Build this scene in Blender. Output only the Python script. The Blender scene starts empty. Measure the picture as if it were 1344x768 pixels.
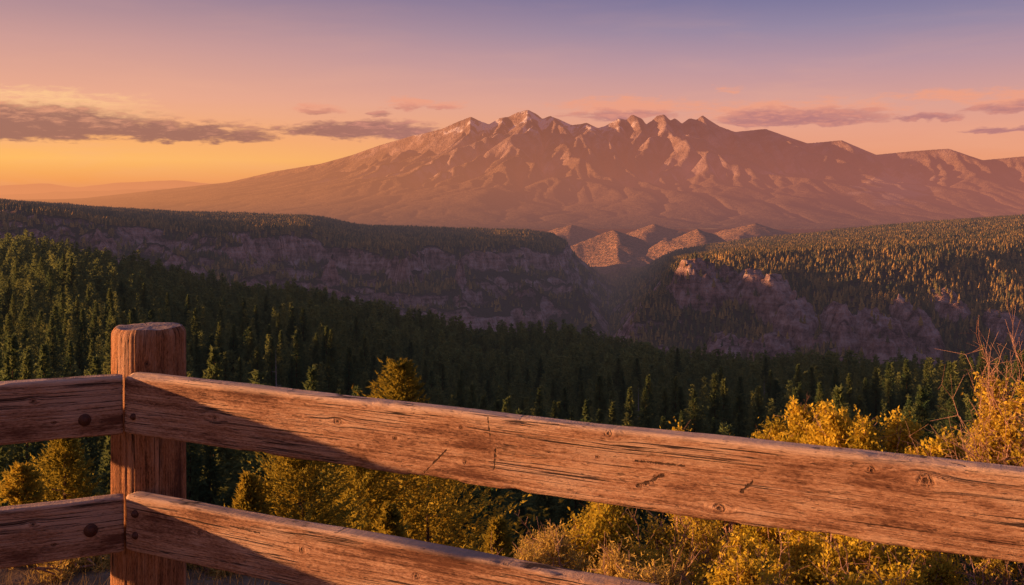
import bpy, math, random
import numpy as np
C = bpy.context.scene.collection
SC = bpy.context.scene
SC.view_settings.view_transform = 'Standard'
SC.view_settings.look = 'None'
SC.view_settings.exposure = 0
F = 1307.0; HZ = 255.0; CAMZ = 1.65
SUN_EL = math.radians(4.9)
rng = np.random.RandomState(7)
random.seed(5)

# ---------------------------------------------------------------- helpers
def lin(r, g, b):
    f = lambda c: (c/255/12.92) if c/255 <= .04045 else ((c/255+.055)/1.055)**2.4
    return (f(r), f(g), f(b), 1)

TAB = rng.rand(512, 512)
def vn(x, y):
    xi = np.floor(x).astype(int); yi = np.floor(y).astype(int)
    fx = x-xi; fy = y-yi
    fx = fx*fx*(3-2*fx); fy = fy*fy*(3-2*fy)
    a = TAB[xi % 512, yi % 512]; b = TAB[(xi+1) % 512, yi % 512]
    c = TAB[xi % 512, (yi+1) % 512]; d = TAB[(xi+1) % 512, (yi+1) % 512]
    return (a*(1-fx)+b*fx)*(1-fy)+(c*(1-fx)+d*fx)*fy
def fbm(x, y, o=5, s=0):
    x = np.asarray(x, float); y = np.asarray(y, float)
    t = 0; a = 1; n = 0
    for k in range(o):
        t = t+a*(vn(x*2**k+s*17.3+k*31.7, y*2**k+s*9.1+k*11.3)-.5)*2; n += a; a *= .5
    return t/n
def ridged(x, y, o=4, s=0):
    t = 0; a = 1; n = 0
    for k in range(o):
        t = t+a*(1-np.abs(vn(x*2**k+s*13.3+k*7.7, y*2**k+s*5.1+k*3.3)*2-1)); n += a; a *= .5
    return t/n
def sst(t):
    t = np.clip(t, 0, 1); return t*t*(3-2*t)

def npmesh(name, V, FI, nper, mats, parent=None, smooth=False, attr=None, matidx=None):
    me = bpy.data.meshes.new(name)
    V = np.asarray(V, np.float32); FI = np.asarray(FI, np.int32)
    me.vertices.add(len(V)); me.vertices.foreach_set('co', V.ravel())
    m = len(FI)
    me.loops.add(m*nper); me.loops.foreach_set('vertex_index', FI.ravel())
    me.polygons.add(m)
    me.polygons.foreach_set('loop_start', np.arange(0, m*nper, nper, dtype=np.int32))
    me.polygons.foreach_set('loop_total', np.full(m, nper, np.int32))
    if smooth: me.polygons.foreach_set('use_smooth', np.ones(m, bool))
    for mt in (mats if isinstance(mats, list) else [mats]): me.materials.append(mt)
    if matidx is not None: me.polygons.foreach_set('material_index', np.asarray(matidx, np.int32))
    if attr is not None:
        a = me.attributes.new('tint', 'FLOAT', 'POINT'); a.data.foreach_set('value', np.asarray(attr, np.float32))
    me.update(calc_edges=True); me.validate()
    o = bpy.data.objects.new(name, me); C.objects.link(o)
    if parent: o.parent = parent
    return o
def grid(name, X, Y, Z, mat, kind='structure', attr=None):
    r, c = X.shape
    V = np.stack([X, Y, Z], -1).reshape(-1, 3)
    i = np.arange(r*c).reshape(r, c)
    q = np.stack([i[:-1, :-1], i[:-1, 1:], i[1:, 1:], i[1:, :-1]], -1).reshape(-1, 4)
    o = npmesh(name, V, q, 4, mat, smooth=True, attr=attr)
    if kind: o['kind'] = kind
    return o
def empty(name, label, cat, loc=(0, 0, 0), rz=0, group=None):
    o = bpy.data.objects.new(name, None); C.objects.link(o)
    o.location = loc; o.rotation_euler = (0, 0, rz); o['label'] = label; o['category'] = cat
    if group: o['group'] = group
    return o

class NT:
    def __init__(s, tree): s.t = tree; tree.nodes.clear()
    def new(s, typ, **kw):
        n = s.t.nodes.new(typ)
        for k, v in kw.items(): setattr(n, k, v)
        return n
    def put(s, sock, v):
        if v is None: return
        if isinstance(v, bpy.types.NodeSocket): s.t.links.new(v, sock)
        else: sock.default_value = v
    def m(s, op, a, b=None, c=None, clamp=False):
        n = s.new('ShaderNodeMath', operation=op, use_clamp=clamp)
        s.put(n.inputs[0], a); s.put(n.inputs[1], b); s.put(n.inputs[2], c)
        return n.outputs[0]
    def mr(s, v, a, b, c=0., d=1., smooth=True):
        n = s.new('ShaderNodeMapRange', interpolation_type='SMOOTHSTEP' if smooth else 'LINEAR')
        s.put(n.inputs[0], v)
        for i, x in zip((1, 2, 3, 4), (a, b, c, d)): s.put(n.inputs[i], x)
        return n.outputs[0]
    def vec(s, x, y, z=0.):
        n = s.new('ShaderNodeCombineXYZ')
        for i, v in enumerate((x, y, z)): s.put(n.inputs[i], v)
        return n.outputs[0]
    def sep(s, v):
        n = s.new('ShaderNodeSeparateXYZ'); s.put(n.inputs[0], v); return n.outputs[0], n.outputs[1], n.outputs[2]
    def noise(s, v, scale=1., detail=4., rough=.55, dist=0.):
        n = s.new('ShaderNodeTexNoise'); s.put(n.inputs['Vector'], v)
        n.inputs['Scale'].default_value = scale; n.inputs['Detail'].default_value = detail
        n.inputs['Roughness'].default_value = rough; n.inputs['Distortion'].default_value = dist
        return n.outputs['Fac']
    def ramp(s, v, stops):
        n = s.new('ShaderNodeValToRGB'); s.put(n.inputs[0], v)
        e = n.color_ramp.elements
        while len(e) < len(stops): e.new(.5)
        for i, (p, c) in enumerate(stops): e[i].position = p; e[i].color = c
        return n.outputs[0]
    def mix(s, f, a, b, bt='MIX'):
        n = s.new('ShaderNodeMix', data_type='RGBA', blend_type=bt)
        s.put(n.inputs[0], f); s.put(n.inputs[6], a); s.put(n.inputs[7], b)
        return n.outputs[2]
    def bump(s, h, strength=.5, dist=.01):
        n = s.new('ShaderNodeBump'); s.put(n.inputs['Height'], h)
        s.put(n.inputs['Strength'], strength); n.inputs['Distance'].default_value = dist
        return n.outputs[0]
    def bsdf(s, col, rough=.9, normal=None, spec=.2):
        n = s.new('ShaderNodeBsdfPrincipled'); s.put(n.inputs['Base Color'], col); s.put(n.inputs['Roughness'], rough)
        n.inputs['Specular IOR Level'].default_value = spec
        if normal: s.put(n.inputs['Normal'], normal)
        return n.outputs[0]
    def out(s, sh):
        o = s.new('ShaderNodeOutputMaterial'); s.t.links.new(sh, o.inputs[0])
def newmat(name):
    m = bpy.data.materials.new(name); m.use_nodes = True
    return m, NT(m.node_tree)

# aerial perspective painted into materials: emissive haze colour mixed in by place on the land
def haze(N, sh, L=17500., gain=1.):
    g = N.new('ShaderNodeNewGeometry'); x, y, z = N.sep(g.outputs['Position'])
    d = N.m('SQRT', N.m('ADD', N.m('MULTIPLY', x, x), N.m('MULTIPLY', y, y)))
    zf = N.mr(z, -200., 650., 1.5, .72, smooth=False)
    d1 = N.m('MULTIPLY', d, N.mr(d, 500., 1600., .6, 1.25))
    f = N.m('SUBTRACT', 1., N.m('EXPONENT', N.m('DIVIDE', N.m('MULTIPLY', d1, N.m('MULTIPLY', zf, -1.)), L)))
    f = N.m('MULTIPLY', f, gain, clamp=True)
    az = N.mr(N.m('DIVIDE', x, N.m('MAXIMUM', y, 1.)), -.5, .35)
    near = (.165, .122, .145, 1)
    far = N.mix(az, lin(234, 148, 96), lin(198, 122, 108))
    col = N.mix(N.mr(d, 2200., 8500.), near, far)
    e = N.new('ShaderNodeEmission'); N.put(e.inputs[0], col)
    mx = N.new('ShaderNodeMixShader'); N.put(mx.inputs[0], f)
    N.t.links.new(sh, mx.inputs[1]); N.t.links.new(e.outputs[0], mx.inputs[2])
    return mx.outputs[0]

# ---------------------------------------------------------------- world
W = bpy.data.worlds.new('World'); SC.world = W; W.use_nodes = True
N = NT(W.node_tree)
tc = N.new('ShaderNodeTexCoord')
x, y, z = N.sep(tc.outputs['Generated'])
az = N.m('ARCTAN2', x, y); el = N.m('ARCSINE', z)
pe = N.m('DIVIDE', el, .25, clamp=True)
E = lambda py: max(0, (HZ-py)/F)/.25
left = N.ramp(pe, [(0, lin(226, 138, 86)), (E(238), lin(244, 158, 84)), (E(212), lin(255, 186, 100)), (E(185), lin(250, 174, 108)),
                   (E(135), lin(236, 168, 138)), (E(70), lin(206, 153, 146)), (E(0), lin(154, 127, 146)), (1, lin(144, 118, 146))])
right = N.ramp(pe, [(0, lin(214, 138, 112)), (E(215), lin(234, 154, 116)), (E(175), lin(230, 158, 134)), (E(140), lin(216, 156, 146)),
                    (E(90), lin(184, 146, 158)), (E(45), lin(146, 131, 160)), (E(0), lin(113, 110, 152)), (1, lin(96, 98, 146))])
sky = N.mix(N.mr(az, -.52, .36), left, right)
sky = N.mix(N.mr(el, .22, 1.1), sky, lin(92, 100, 142))
st = N.noise(N.vec(N.m('MULTIPLY', az, 5.), N.m('MULTIPLY', el, 34.)), 1., 5., .55, .4)
sky = N.mix(N.m('MULTIPLY', N.mr(st, .45, .75), N.mr(el, .26, .05, 0., .20)), sky, lin(242, 176, 144))
def cloud(px0, px1, py, hp, dens=1.):
    cx = (px0+px1)/2; u = (cx-672)/F; a = math.atan(u); w = (px1-px0)/2/F*math.cos(a)**2*1.15
    e = math.atan((HZ-py)/F*math.cos(a)); h = hp/F*1.35
    dx = N.m('DIVIDE', N.m('SUBTRACT', azw, a), w); dy = N.m('DIVIDE', N.m('SUBTRACT', elw, e), h)
    dy = N.m('MULTIPLY', dy, N.m('ADD', 1., N.m('MULTIPLY', N.m('LESS_THAN', dy, 0.), .7)))
    v = N.m('SUBTRACT', 1., N.m('ADD', N.m('MULTIPLY', dx, dx), N.m('MULTIPLY', dy, dy)))
    return N.m('MULTIPLY', N.m('MAXIMUM', v, -1.), dens)
def field(lst):
    f = None
    for c in lst:
        v = cloud(*c); f = v if f is None else N.m('MAXIMUM', f, v)
    return f
wob = N.noise(N.vec(N.m('MULTIPLY', az, 14.), N.m('MULTIPLY', el, 75.), 3.), 1., 6., .62, .5)
azw = N.m('ADD', az, N.m('MULTIPLY', N.m('SUBTRACT', wob, .5), .06))
elw = N.m('ADD', el, N.m('MULTIPLY', N.m('SUBTRACT', N.noise(N.vec(N.m('MULTIPLY', az, 30.), N.m('MULTIPLY', el, 60.), 8.), 1., 3., .55), .5), .018))
fn = N.noise(N.vec(N.m('MULTIPLY', az, 44.), N.m('MULTIPLY', el, 200.), 1.), 1., 7., .66, .3)
nz = N.m('MULTIPLY', N.m('SUBTRACT', wob, .5), 2.6); fine = N.m('MULTIPLY', N.m('SUBTRACT', fn, .5), 3.6)
nn = N.m('ADD', nz, fine)
brt = field([(-160, 205, 138, 18, 1.2), (40, 230, 152, 12, 1.2), (495, 612, 139, 8, 1.5), (370, 448, 145, 6, 1.4), (720, 950, 142, 12, 1.5), (922, 972, 119, 5, 1.3),
             (1155, 1305, 127, 8, 1.5), (1250, 1420, 133, 14, 1.4), (890, 1190, 149, 15, 1.3)])
bm_ = N.mr(N.m('ADD', brt, nn), -.1, 1.5, 0., .88)
drk = field([(-220, 250, 166, 26, 1.9), (60, 378, 176, 14, 1.7), (350, 590, 173, 13, 1.7), (482, 516, 152, 5, 1.3), (500, 606, 142, 5, 1.), (375, 445, 147, 4, 1.), (735, 900, 152, 8, 1.2), (930, 1175, 157, 13, 1.6), (1165, 1268, 155, 6, 1.5),
             (1265, 1420, 143, 9, 1.3), (1265, 1420, 171, 5, 1.3)])
dm = N.mr(N.m('ADD', drk, nn), .0, 1.25, 0., .93)
bc = N.mix(N.mr(az, -.42, -.22), lin(255, 200, 142), lin(236, 156, 128))
dc = N.mix(N.mr(az, -.3, .2), lin(154, 100, 92), lin(178, 116, 120))
dc = N.mix(N.m('MULTIPLY', N.mr(N.m('ADD', N.m('MULTIPLY', N.m('SUBTRACT', fn, .5), .14), el), .060, .10), .85), dc, N.mix(N.mr(az, -.4, -.1), lin(228, 152, 120), lin(222, 144, 126)))
sky = N.mix(bm_, sky, bc); sky = N.mix(dm, sky, dc)
sky = N.mix(N.mr(el, -.002, -.05), sky, lin(124, 88, 74))
ns = N.new('ShaderNodeTexSky', sky_type='NISHITA'); ns.sun_disc = False
ns.sun_elevation = SUN_EL; ns.sun_rotation = math.radians(-90)
b1 = N.new('ShaderNodeBackground'); N.put(b1.inputs[0], sky); b1.inputs[1].default_value = .98
b2 = N.new('ShaderNodeBackground'); N.put(b2.inputs[0], ns.outputs[0]); b2.inputs[1].default_value = .010
ad = N.new('ShaderNodeAddShader'); N.t.links.new(b1.outputs[0], ad.inputs[0]); N.t.links.new(b2.outputs[0], ad.inputs[1])
wo = N.new('ShaderNodeOutputWorld'); N.t.links.new(ad.outputs[0], wo.inputs[0])

sl = bpy.data.lights.new('sun', 'SUN'); sl.energy = 10.5; sl.angle = math.radians(.6); sl.color = (1, .50, .21)
so = bpy.data.objects.new('sun', sl); C.objects.link(so)
so.rotation_euler = (0, -(math.pi/2-SUN_EL), 0)
so.location = (-50, 0, 20)

cam = bpy.data.cameras.new('camera'); cam.sensor_width = 36; cam.lens = 35; cam.shift_y = -(384-HZ)/1344
cam.clip_start = .05; cam.clip_end = 150000
co = bpy.data.objects.new('camera', cam); C.objects.link(co); co.location = (0, 0, CAMZ); co.rotation_euler = (math.pi/2, 0, 0)
SC.camera = co

# ---------------------------------------------------------------- terrain materials
def terrain_mat(name, kind):
    m, N = newmat(name)
    g = N.new('ShaderNodeNewGeometry'); P = g.outputs['Position']; x, y, z = N.sep(P)
    nx, ny, nzz = N.sep(g.outputs['Normal'])
    if kind == 'mountain':
        big = N.noise(P, .0011, 6., .6); mid = N.noise(P, .006, 6., .65); fin = N.noise(P, .035, 5., .7)
        veg = N.mix(N.mr(big, .35, .65), (.07, .05, .03, 1), (.13, .085, .052, 1))
        dots = N.mr(fin, .42, .62)
        veg = N.mix(N.m('MULTIPLY', dots, .6), (.20, .125, .075, 1), veg)
        rock = N.mix(N.mr(mid, .35, .7), (.19, .12, .10, 1), (.43, .30, .25, 1))
        alt = N.m('ADD', z, N.m('MULTIPLY', N.m('SUBTRACT', mid, .5), 500.))
        col = N.mix(N.mr(alt, 260., 580.), veg, rock)
        bare = N.m('MULTIPLY', N.mr(nzz, .90, .78), N.mr(big, .45, .6))
        col = N.mix(bare, col, rock)
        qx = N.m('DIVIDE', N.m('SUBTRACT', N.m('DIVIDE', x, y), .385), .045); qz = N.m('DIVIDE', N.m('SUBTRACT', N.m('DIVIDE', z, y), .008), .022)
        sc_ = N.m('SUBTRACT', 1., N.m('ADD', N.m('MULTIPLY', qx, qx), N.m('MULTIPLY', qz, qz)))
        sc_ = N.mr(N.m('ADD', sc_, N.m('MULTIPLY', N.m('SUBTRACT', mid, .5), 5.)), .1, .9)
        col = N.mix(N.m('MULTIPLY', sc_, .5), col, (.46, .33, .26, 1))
        sn = N.m('MULTIPLY', N.mr(N.m('ADD', z, N.m('MULTIPLY', N.m('SUBTRACT', fin, .5), 260.)), 540., 640.), N.mr(mid, .53, .57))
        sn = N.m('MULTIPLY', sn, N.mr(x, 1500., 700.))
        col = N.mix(N.m('MULTIPLY', sn, .8), col, (.70, .63, .65, 1))
        nor = N.bump(N.m('ADD', mid, N.m('MULTIPLY', fin, .35)), N.mr(z, -100., 400., .35, 1.), 62.)
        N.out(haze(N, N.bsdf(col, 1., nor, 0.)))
    elif kind == 'canyon':
        at = N.new('ShaderNodeAttribute', attribute_name='tint')
        strat = N.noise(N.vec(N.m('MULTIPLY', x, .012), N.m('MULTIPLY', y, .012), N.m('MULTIPLY', z, .11)), 1., 5., .65)
        blk = N.noise(N.vec(N.m('MULTIPLY', x, .09), N.m('MULTIPLY', y, .09), N.m('MULTIPLY', z, .035)), 1., 6., .68)
        rock = N.ramp(N.m('ADD', N.m('MULTIPLY', strat, .4), N.m('MULTIPLY', blk, .6)), [(.40, (.12, .065, .05, 1)), (.5, (.43, .245, .19, 1)), (.61, (.70, .48, .39, 1))])
        soil = N.mix(N.noise(P, .05, 5., .7), (.045, .045, .025, 1), (.15, .105, .07, 1))
        rk = N.mr(N.m('ADD', N.m('SUBTRACT', nzz, N.m('MULTIPLY', at.outputs['Fac'], .35)), N.m('MULTIPLY', N.m('SUBTRACT', blk, .5), .8)), .78, .64)
        col = N.mix(rk, soil, rock)
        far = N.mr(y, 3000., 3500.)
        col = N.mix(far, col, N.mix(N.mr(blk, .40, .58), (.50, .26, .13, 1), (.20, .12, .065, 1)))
        nor = N.bump(N.m('ADD', blk, N.m('MULTIPLY', strat, .5)), 1., 18.)
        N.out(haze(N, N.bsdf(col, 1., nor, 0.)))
    elif kind == 'far':
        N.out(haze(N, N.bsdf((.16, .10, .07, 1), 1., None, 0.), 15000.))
    elif kind == 'ground':
        a = N.noise(P, .9, 7., .65); b = N.noise(P, 9., 5., .7)
        near = N.ramp(N.m('ADD', N.m('MULTIPLY', a, .6), N.m('MULTIPLY', b, .4)), [(.35, (.06, .04, .022, 1)), (.5, (.17, .11, .065, 1)), (.65, (.30, .21, .13, 1))])
        wood = N.mix(N.noise(P, .08, 5., .6), (.025, .03, .014, 1), (.06, .055, .03, 1))
        col = N.mix(N.mr(y, 10., 30.), near, wood)
        N.out(N.bsdf(col, 1., N.bump(N.m('ADD', a, N.m('MULTIPLY', b, .4)), .7, .06), .05))
    return m
M_mtn = terrain_mat('mountain_rock', 'mountain'); M_can = terrain_mat('canyon_rock', 'canyon')
M_far = terrain_mat('far_land', 'far'); M_gr = terrain_mat('hillside_soil', 'ground')

def foliage(name, c0, c1, trans=.25, hz=False, scale=3.):
    m, N = newmat(name)
    tc = N.new('ShaderNodeTexCoord'); oi = N.new('ShaderNodeObjectInfo'); at = N.new('ShaderNodeAttribute', attribute_name='tint')
    n = N.noise(tc.outputs['Object'], scale, 2., .6)
    f = N.m('ADD', N.m('MULTIPLY', N.m('SUBTRACT', n, .45), 1.6), N.m('ADD', N.m('MULTIPLY', oi.outputs['Random'], .4), N.m('MULTIPLY', at.outputs['Fac'], .8)), clamp=True)
    col = N.mix(f, c0, c1)
    d = N.new('ShaderNodeBsdfDiffuse'); N.put(d.inputs[0], col)
    sh = d.outputs[0]
    if trans:
        t = N.new('ShaderNodeBsdfTranslucent'); N.put(t.inputs[0], N.mix(.4, col, c1))
        mx = N.new('ShaderNodeMixShader'); mx.inputs[0].default_value = trans
        N.t.links.new(sh, mx.inputs[1]); N.t.links.new(t.outputs[0], mx.inputs[2]); sh = mx.outputs[0]
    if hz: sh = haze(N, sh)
    N.out(sh); return m
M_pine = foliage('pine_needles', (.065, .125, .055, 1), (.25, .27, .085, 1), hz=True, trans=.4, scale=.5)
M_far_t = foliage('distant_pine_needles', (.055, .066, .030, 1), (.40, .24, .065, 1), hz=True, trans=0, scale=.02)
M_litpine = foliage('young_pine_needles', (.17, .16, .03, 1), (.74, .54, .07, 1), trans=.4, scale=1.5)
M_oak = foliage('scrub_oak_leaves', (.17, .16, .022, 1), (.66, .47, .05, 1), trans=.42, scale=6.)
M_gold = foliage('golden_shrub_leaves', (.26, .21, .03, 1), (.72, .52, .07, 1), trans=.45, scale=5.)
M_sage = foliage('rabbitbrush_leaves', (.24, .18, .05, 1), (.60, .42, .11, 1), trans=.35, scale=5.)
M_dry = foliage('dry_grass_blades', (.20, .13, .05, 1), (.52, .36, .15, 1), trans=.25, scale=5.)
def barkmat(name, c0, c1):
    m, N = newmat(name); tc = N.new('ShaderNodeTexCoord'); x, y, z = N.sep(tc.outputs['Object'])
    n = N.noise(N.vec(N.m('MULTIPLY', x, 8.), N.m('MULTIPLY', y, 8.), N.m('MULTIPLY', z, 1.6)), 1., 5., .65)
    N.out(N.bsdf(N.mix(N.mr(n, .35, .65), c0, c1), .95, N.bump(n, .6, .03), .1)); return m
M_bark = barkmat('pine_bark', (.05, .03, .02, 1), (.18, .10, .06, 1))
M_twig = barkmat('shrub_bark', (.18, .09, .06, 1), (.48, .28, .20, 1))
M_snag = barkmat('dead_wood', (.22, .18, .14, 1), (.46, .38, .31, 1))

# ---------------------------------------------------------------- near hillside
DR = [-30, 3.2, 4.6, 6, 8, 12, 30, 70, 110, 150, 260, 400, 550, 700, 760, 900, 1000]
TB = [[0]*7, [0]*7, [0, 0, -.05, -.5, -.8, -.9, -.9], [-.5, -.5, -.6, -1.2, -1.6, -1.7, -1.7], [-1.6, -1.6, -1.8, -2.2, -2.7, -2.8, -2.8], [-4, -4, -4.2, -4.6, -5, -5, -5], [-13]*7,
      [-29, -29, -31, -33, -33, -33, -33], [-36, -36, -40, -43, -43, -42, -42],
      [-40, -40, -47, -53, -53, -50, -50], [-46, -46, -57, -69, -69, -65, -65], [-46, -46, -65, -85, -88, -84, -84],
      [-46, -46, -73, -99, -108, -113, -113], [-46, -46, -78, -108, -130, -141, -141], [-53, -53, -89, -121, -149, -158, -158],
      [-120, -120, -150, -180, -200, -205, -205], [-215]*7]
TB = np.array(TB, float)
def hnear(x, y, rough=True):
    x = np.asarray(x, float); y = np.asarray(y, float)
    u = np.clip(x/np.maximum(y, 5), -.749, .749)
    cols = np.stack([np.interp(y, DR, TB[:, k]) for k in range(7)], 0)
    t = (u+.75)/.25; i = np.clip(np.floor(t).astype(int), 0, 5); f = sst(t-i)
    a = np.take_along_axis(cols, i[None], 0)[0]; b = np.take_along_axis(cols, (i+1)[None], 0)[0]
    z = a*(1-f)+b*f
    k = np.clip((y-40)/200, 0, 1)
    z = z+k*5.0*fbm(x/80, y/80, 4, 3)+np.clip((y-4)/6, 0, 1)*.25*fbm(x/1.5, y/1.5, 4, 5)+.03*fbm(x*2, y*2, 3, 6)
    return z
Ds = np.concatenate([np.linspace(-8, 14, 130), np.linspace(14.6, 60, 50), np.geomspace(61, 1000, 150)])
vs = np.linspace(-1.25, 1.25, 260)
VV, DD = np.meshgrid(vs, Ds)
XX = VV*(DD+14)
grid('ground', XX, DD, hnear(XX, DD), M_gr)

# ---------------------------------------------------------------- canyon and mesas
OUTC = [(915, 350, 34, 36), (955, 346, 24, 24), (990, 360, 26, 28), (1018, 376, 28, 36), (1055, 396, 38, 44), (1092, 404, 22, 34), (1005, 412, 36, 30), (952, 404, 28, 26),
        (1160, 416, 34, 36), (1198, 404, 22, 34), (1128, 440, 24, 22), (862, 402, 22, 22), (1285, 446, 30, 26), (1248, 386, 20, 16), (1322, 408, 20, 18), (888, 428, 22, 20), (1040, 436, 26, 20)]
def hmid(x, y, rock=False):
    x = np.asarray(x, float); y = np.asarray(y, float)
    u = x/y; px = 672+F*u; D = y
    w = fbm(x/420, y/420, 5, 1); w2 = ridged(x/210, y/210, 4, 2); w3 = fbm(x/60, y/60, 4, 4)
    pos = fbm(x/260, y/260, 3, 61); amt = np.clip(.5+1.3*fbm(x/170, y/170, 3, 62), 0, 1)*np.interp(px, [250, 450], [.25, 1])
    fl = np.interp(D, [800, 1500, 2000, 2500, 3000, 4000, 5300], [-215, -255, -280, -300, -308, -285, -182])
    rimL = np.interp(px, [0, 400, 700], [1750, 1950, 2250]); footL = np.interp(px, [0, 400, 700], [900, 1050, 1250])
    yL = np.interp(px, [-300, 0, 130, 250, 400, 470, 560, 690, 730], [258, 268, 283, 293, 298, 314, 317, 319, 326])
    topL = -(yL-HZ)/F*rimL
    a = (D-footL)/(rimL-footL)+.28*w+.85*(w2-.62)+.06*w3
    lat = (.118-u)/.080+.14*w+.42*(w2-.62)+.06*w3
    def terr(m, st, am):
        sh = np.clip(m+.10*pos*np.clip(m*5, 0, 1)*np.clip((1-m)*5, 0, 1), 0, 1)
        return m*(1-am)*.98+np.interp(sh, st[0], st[1])*am
    sL = ([0, .35, .52, .56, .68, .72, .84, .88, 1], [0, .18, .30, .44, .54, .64, .72, .98, 1])
    mL = terr(np.clip(np.minimum(a, lat), 0, 1), sL, amt)*(1-sst((D-2900)/900))
    rimR = np.interp(px, [780, 900, 1100, 1344], [1500, 1480, 1480, 1480]); footR = np.interp(px, [780, 900, 1100, 1344], [1150, 1000, 930, 900])
    y1 = np.interp(px, [850, 900, 1000, 1100, 1200, 1344], [350, 344, 336, 332, 330, 326])
    y2 = np.interp(px, [850, 900, 1000, 1100, 1200, 1344], [345, 338, 322, 311, 300, 289])
    q = np.clip((D-rimR)/(2600-rimR), 0, 1)
    topR = -(y1-HZ)/F*rimR*(1-q)-(y2-HZ)/F*2600*q
    aR = (D-footR)/(rimR-footR)+.22*w+.30*(w2-.62)+.04*w3
    latR = (u-.076)/.090+.12*w+.30*(w2-.62)+.06*w3
    mR = np.clip(np.minimum(aR, latR), 0, 1)
    mR = (mR*.7+.3*sst(mR))*(1-sst((D-2900)/900))
    z = fl+np.maximum(mL*(topL-fl), mR*(topR-fl))
    n1 = fbm(x/34, y/34, 4, 71); n2 = fbm(x/12, y/12, 3, 73); kb_ = np.zeros_like(z); rm_ = np.zeros_like(z)
    for (ox, oy, wpx, hpx) in OUTC:
        Dk = np.interp(oy, [340, 460], [1400, 1010]); xk = (ox-672)/F*Dk; rx = wpx/F*Dk; ry = 30+hpx*.9
        rr = np.sqrt(((x-xk)/rx)**2+((y-Dk)/ry)**2)
        kk = np.interp(1-rr+.70*n1, [-.02, .05, .22, .27, .48, .53, .9], [0, .36, .44, .70, .76, .96, 1.])
        kb_ = np.maximum(kb_, kk*hpx*.95*(1+.25*n2)); rm_ = np.maximum(rm_, np.clip((1-rr+.70*n1)*6, 0, 1))
    ff = np.clip((1420-D)/60, 0, 1)
    z = z+kb_*ff
    z = z+5*fbm(x/55, y/55, 4, 8)+2.5*fbm(x/14, y/14, 3, 9)
    rg = ridged(x/170, y/260, 3, 81)
    for (cu, cd, top, rad) in ((.102, 3750, -132, 330), (.186, 3600, -122, 360), (.143, 4400, -128, 430), (.245, 4200, -120, 520), (.06, 4500, -135, 420)):
        dx = (x-cu*cd); dy = (y-cd)
        r = np.sqrt(dx*dx+(dy*.6)**2)/rad
        ang = np.arctan2(dy, dx)
        c = top-r*(1+.16*np.sin(ang*5+cd)+.25*w)*150-34*(.75-rg)*np.clip(r*3, 0, 1)
        z = np.maximum(z, c)
    return (z, rm_*ff) if rock else z
us = np.linspace(-.68, .68, 1250)
allD = np.concatenate([np.linspace(820, 1650, 270), np.linspace(1655, 2400, 110), np.linspace(2412, 5300, 130)])
UU, DD = np.meshgrid(us, allD)
XX = UU*DD; ZM, RM = hmid(XX, DD, True)
grid('canyon', XX, DD, ZM, M_can, attr=RM.ravel())

# ---------------------------------------------------------------- mountain (stream erosion)
sk = [(-400, 268), (0, 264), (100, 261), (200, 250), (300, 239), (360, 225), (420, 215), (460, 204), (500, 190), (545, 177), (560, 174), (580, 169), (600, 160), (618, 153), (628, 158), (642, 163), (655, 155), (668, 153), (680, 147), (693, 144), (705, 150), (712, 156), (722, 152), (735, 157),
      (750, 164), (760, 163), (770, 161), (785, 168), (795, 165), (812, 155), (822, 157), (830, 150), (843, 156), (848, 163), (856, 158), (862, 152), (872, 150), (880, 158), (886, 155), (895, 162), (905, 155), (914, 157), (922, 151), (932, 158), (945, 166), (965, 173), (1005, 169), (1030, 178), (1060, 188),
      (1105, 184), (1150, 203), (1200, 198), (1245, 195), (1290, 210), (1344, 205), (1450, 225), (1800, 262)]
skx = [a for a, b in sk]; sky_ = [b for a, b in sk]
cell = 26.
gx = np.arange(-8700, 8700, cell); gy = np.arange(4850, 13900, cell)
GX, GY = np.meshgrid(gx, gy, indexing='ij')
def base(y): return np.interp(y, [4800, 6000, 9000, 13500], [-172, -150, -70, -66])
yc = 10000-.42*np.clip(gx, -5000, 5000)+600*fbm(gx/2600, gx*0+3, 3, 11)
yc2 = yc[:, None]
skp = np.interp(672+F*GX/yc2, skx, sky_)
Hc = np.maximum((HZ-skp)/F*yc2-base(yc2), 5)
kw = np.hanning(75); kw /= kw.sum()
Hs = np.convolve(np.pad(Hc[:, 190], 37, mode='edge'), kw, 'valid')[:, None]
t = np.where(GY < yc2, (yc2-GY)/(yc2-5100.)*1.08, (GY-yc2)/2600.)
t = np.clip(t+.09*fbm(GX/1100, GY/1100, 4, 12)*np.clip(t*5, 0, 1), 0, 1)
prof = np.where(t < 1, .76*(1-t)**2.8+.24*(1-t)**1.1, 0)
H = base(GY)+Hs*prof+(Hc-Hs)*np.exp(-(t/.07)**2)
WX = fbm(GX/1700, GY/1700, 4, 19); WY = fbm(GX/1700+7, GY/1700+5, 4, 20)
spur = .72*ridged((GX+800*WX)/1700, (GY+900*WY)/2600, 3, 14)+.28*ridged((GX+400*WY)/620+3, (GY+500*WX)/900, 3, 16)
sa = .62+.40*fbm(GX/2300, GY/2300, 2, 17)
H += Hs*sa*(spur-.60)*np.clip(t*4., .05, 1)*np.clip(1.0-t, 0, 1)**1.5+fbm(GX/120, GY/120, 4, 15)*5
nxg, nyg = H.shape
nb = [(-1, -1), (-1, 0), (-1, 1), (0, -1), (0, 1), (1, -1), (1, 0), (1, 1)]
idx = np.arange(nxg*nyg).reshape(nxg, nyg)
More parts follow.
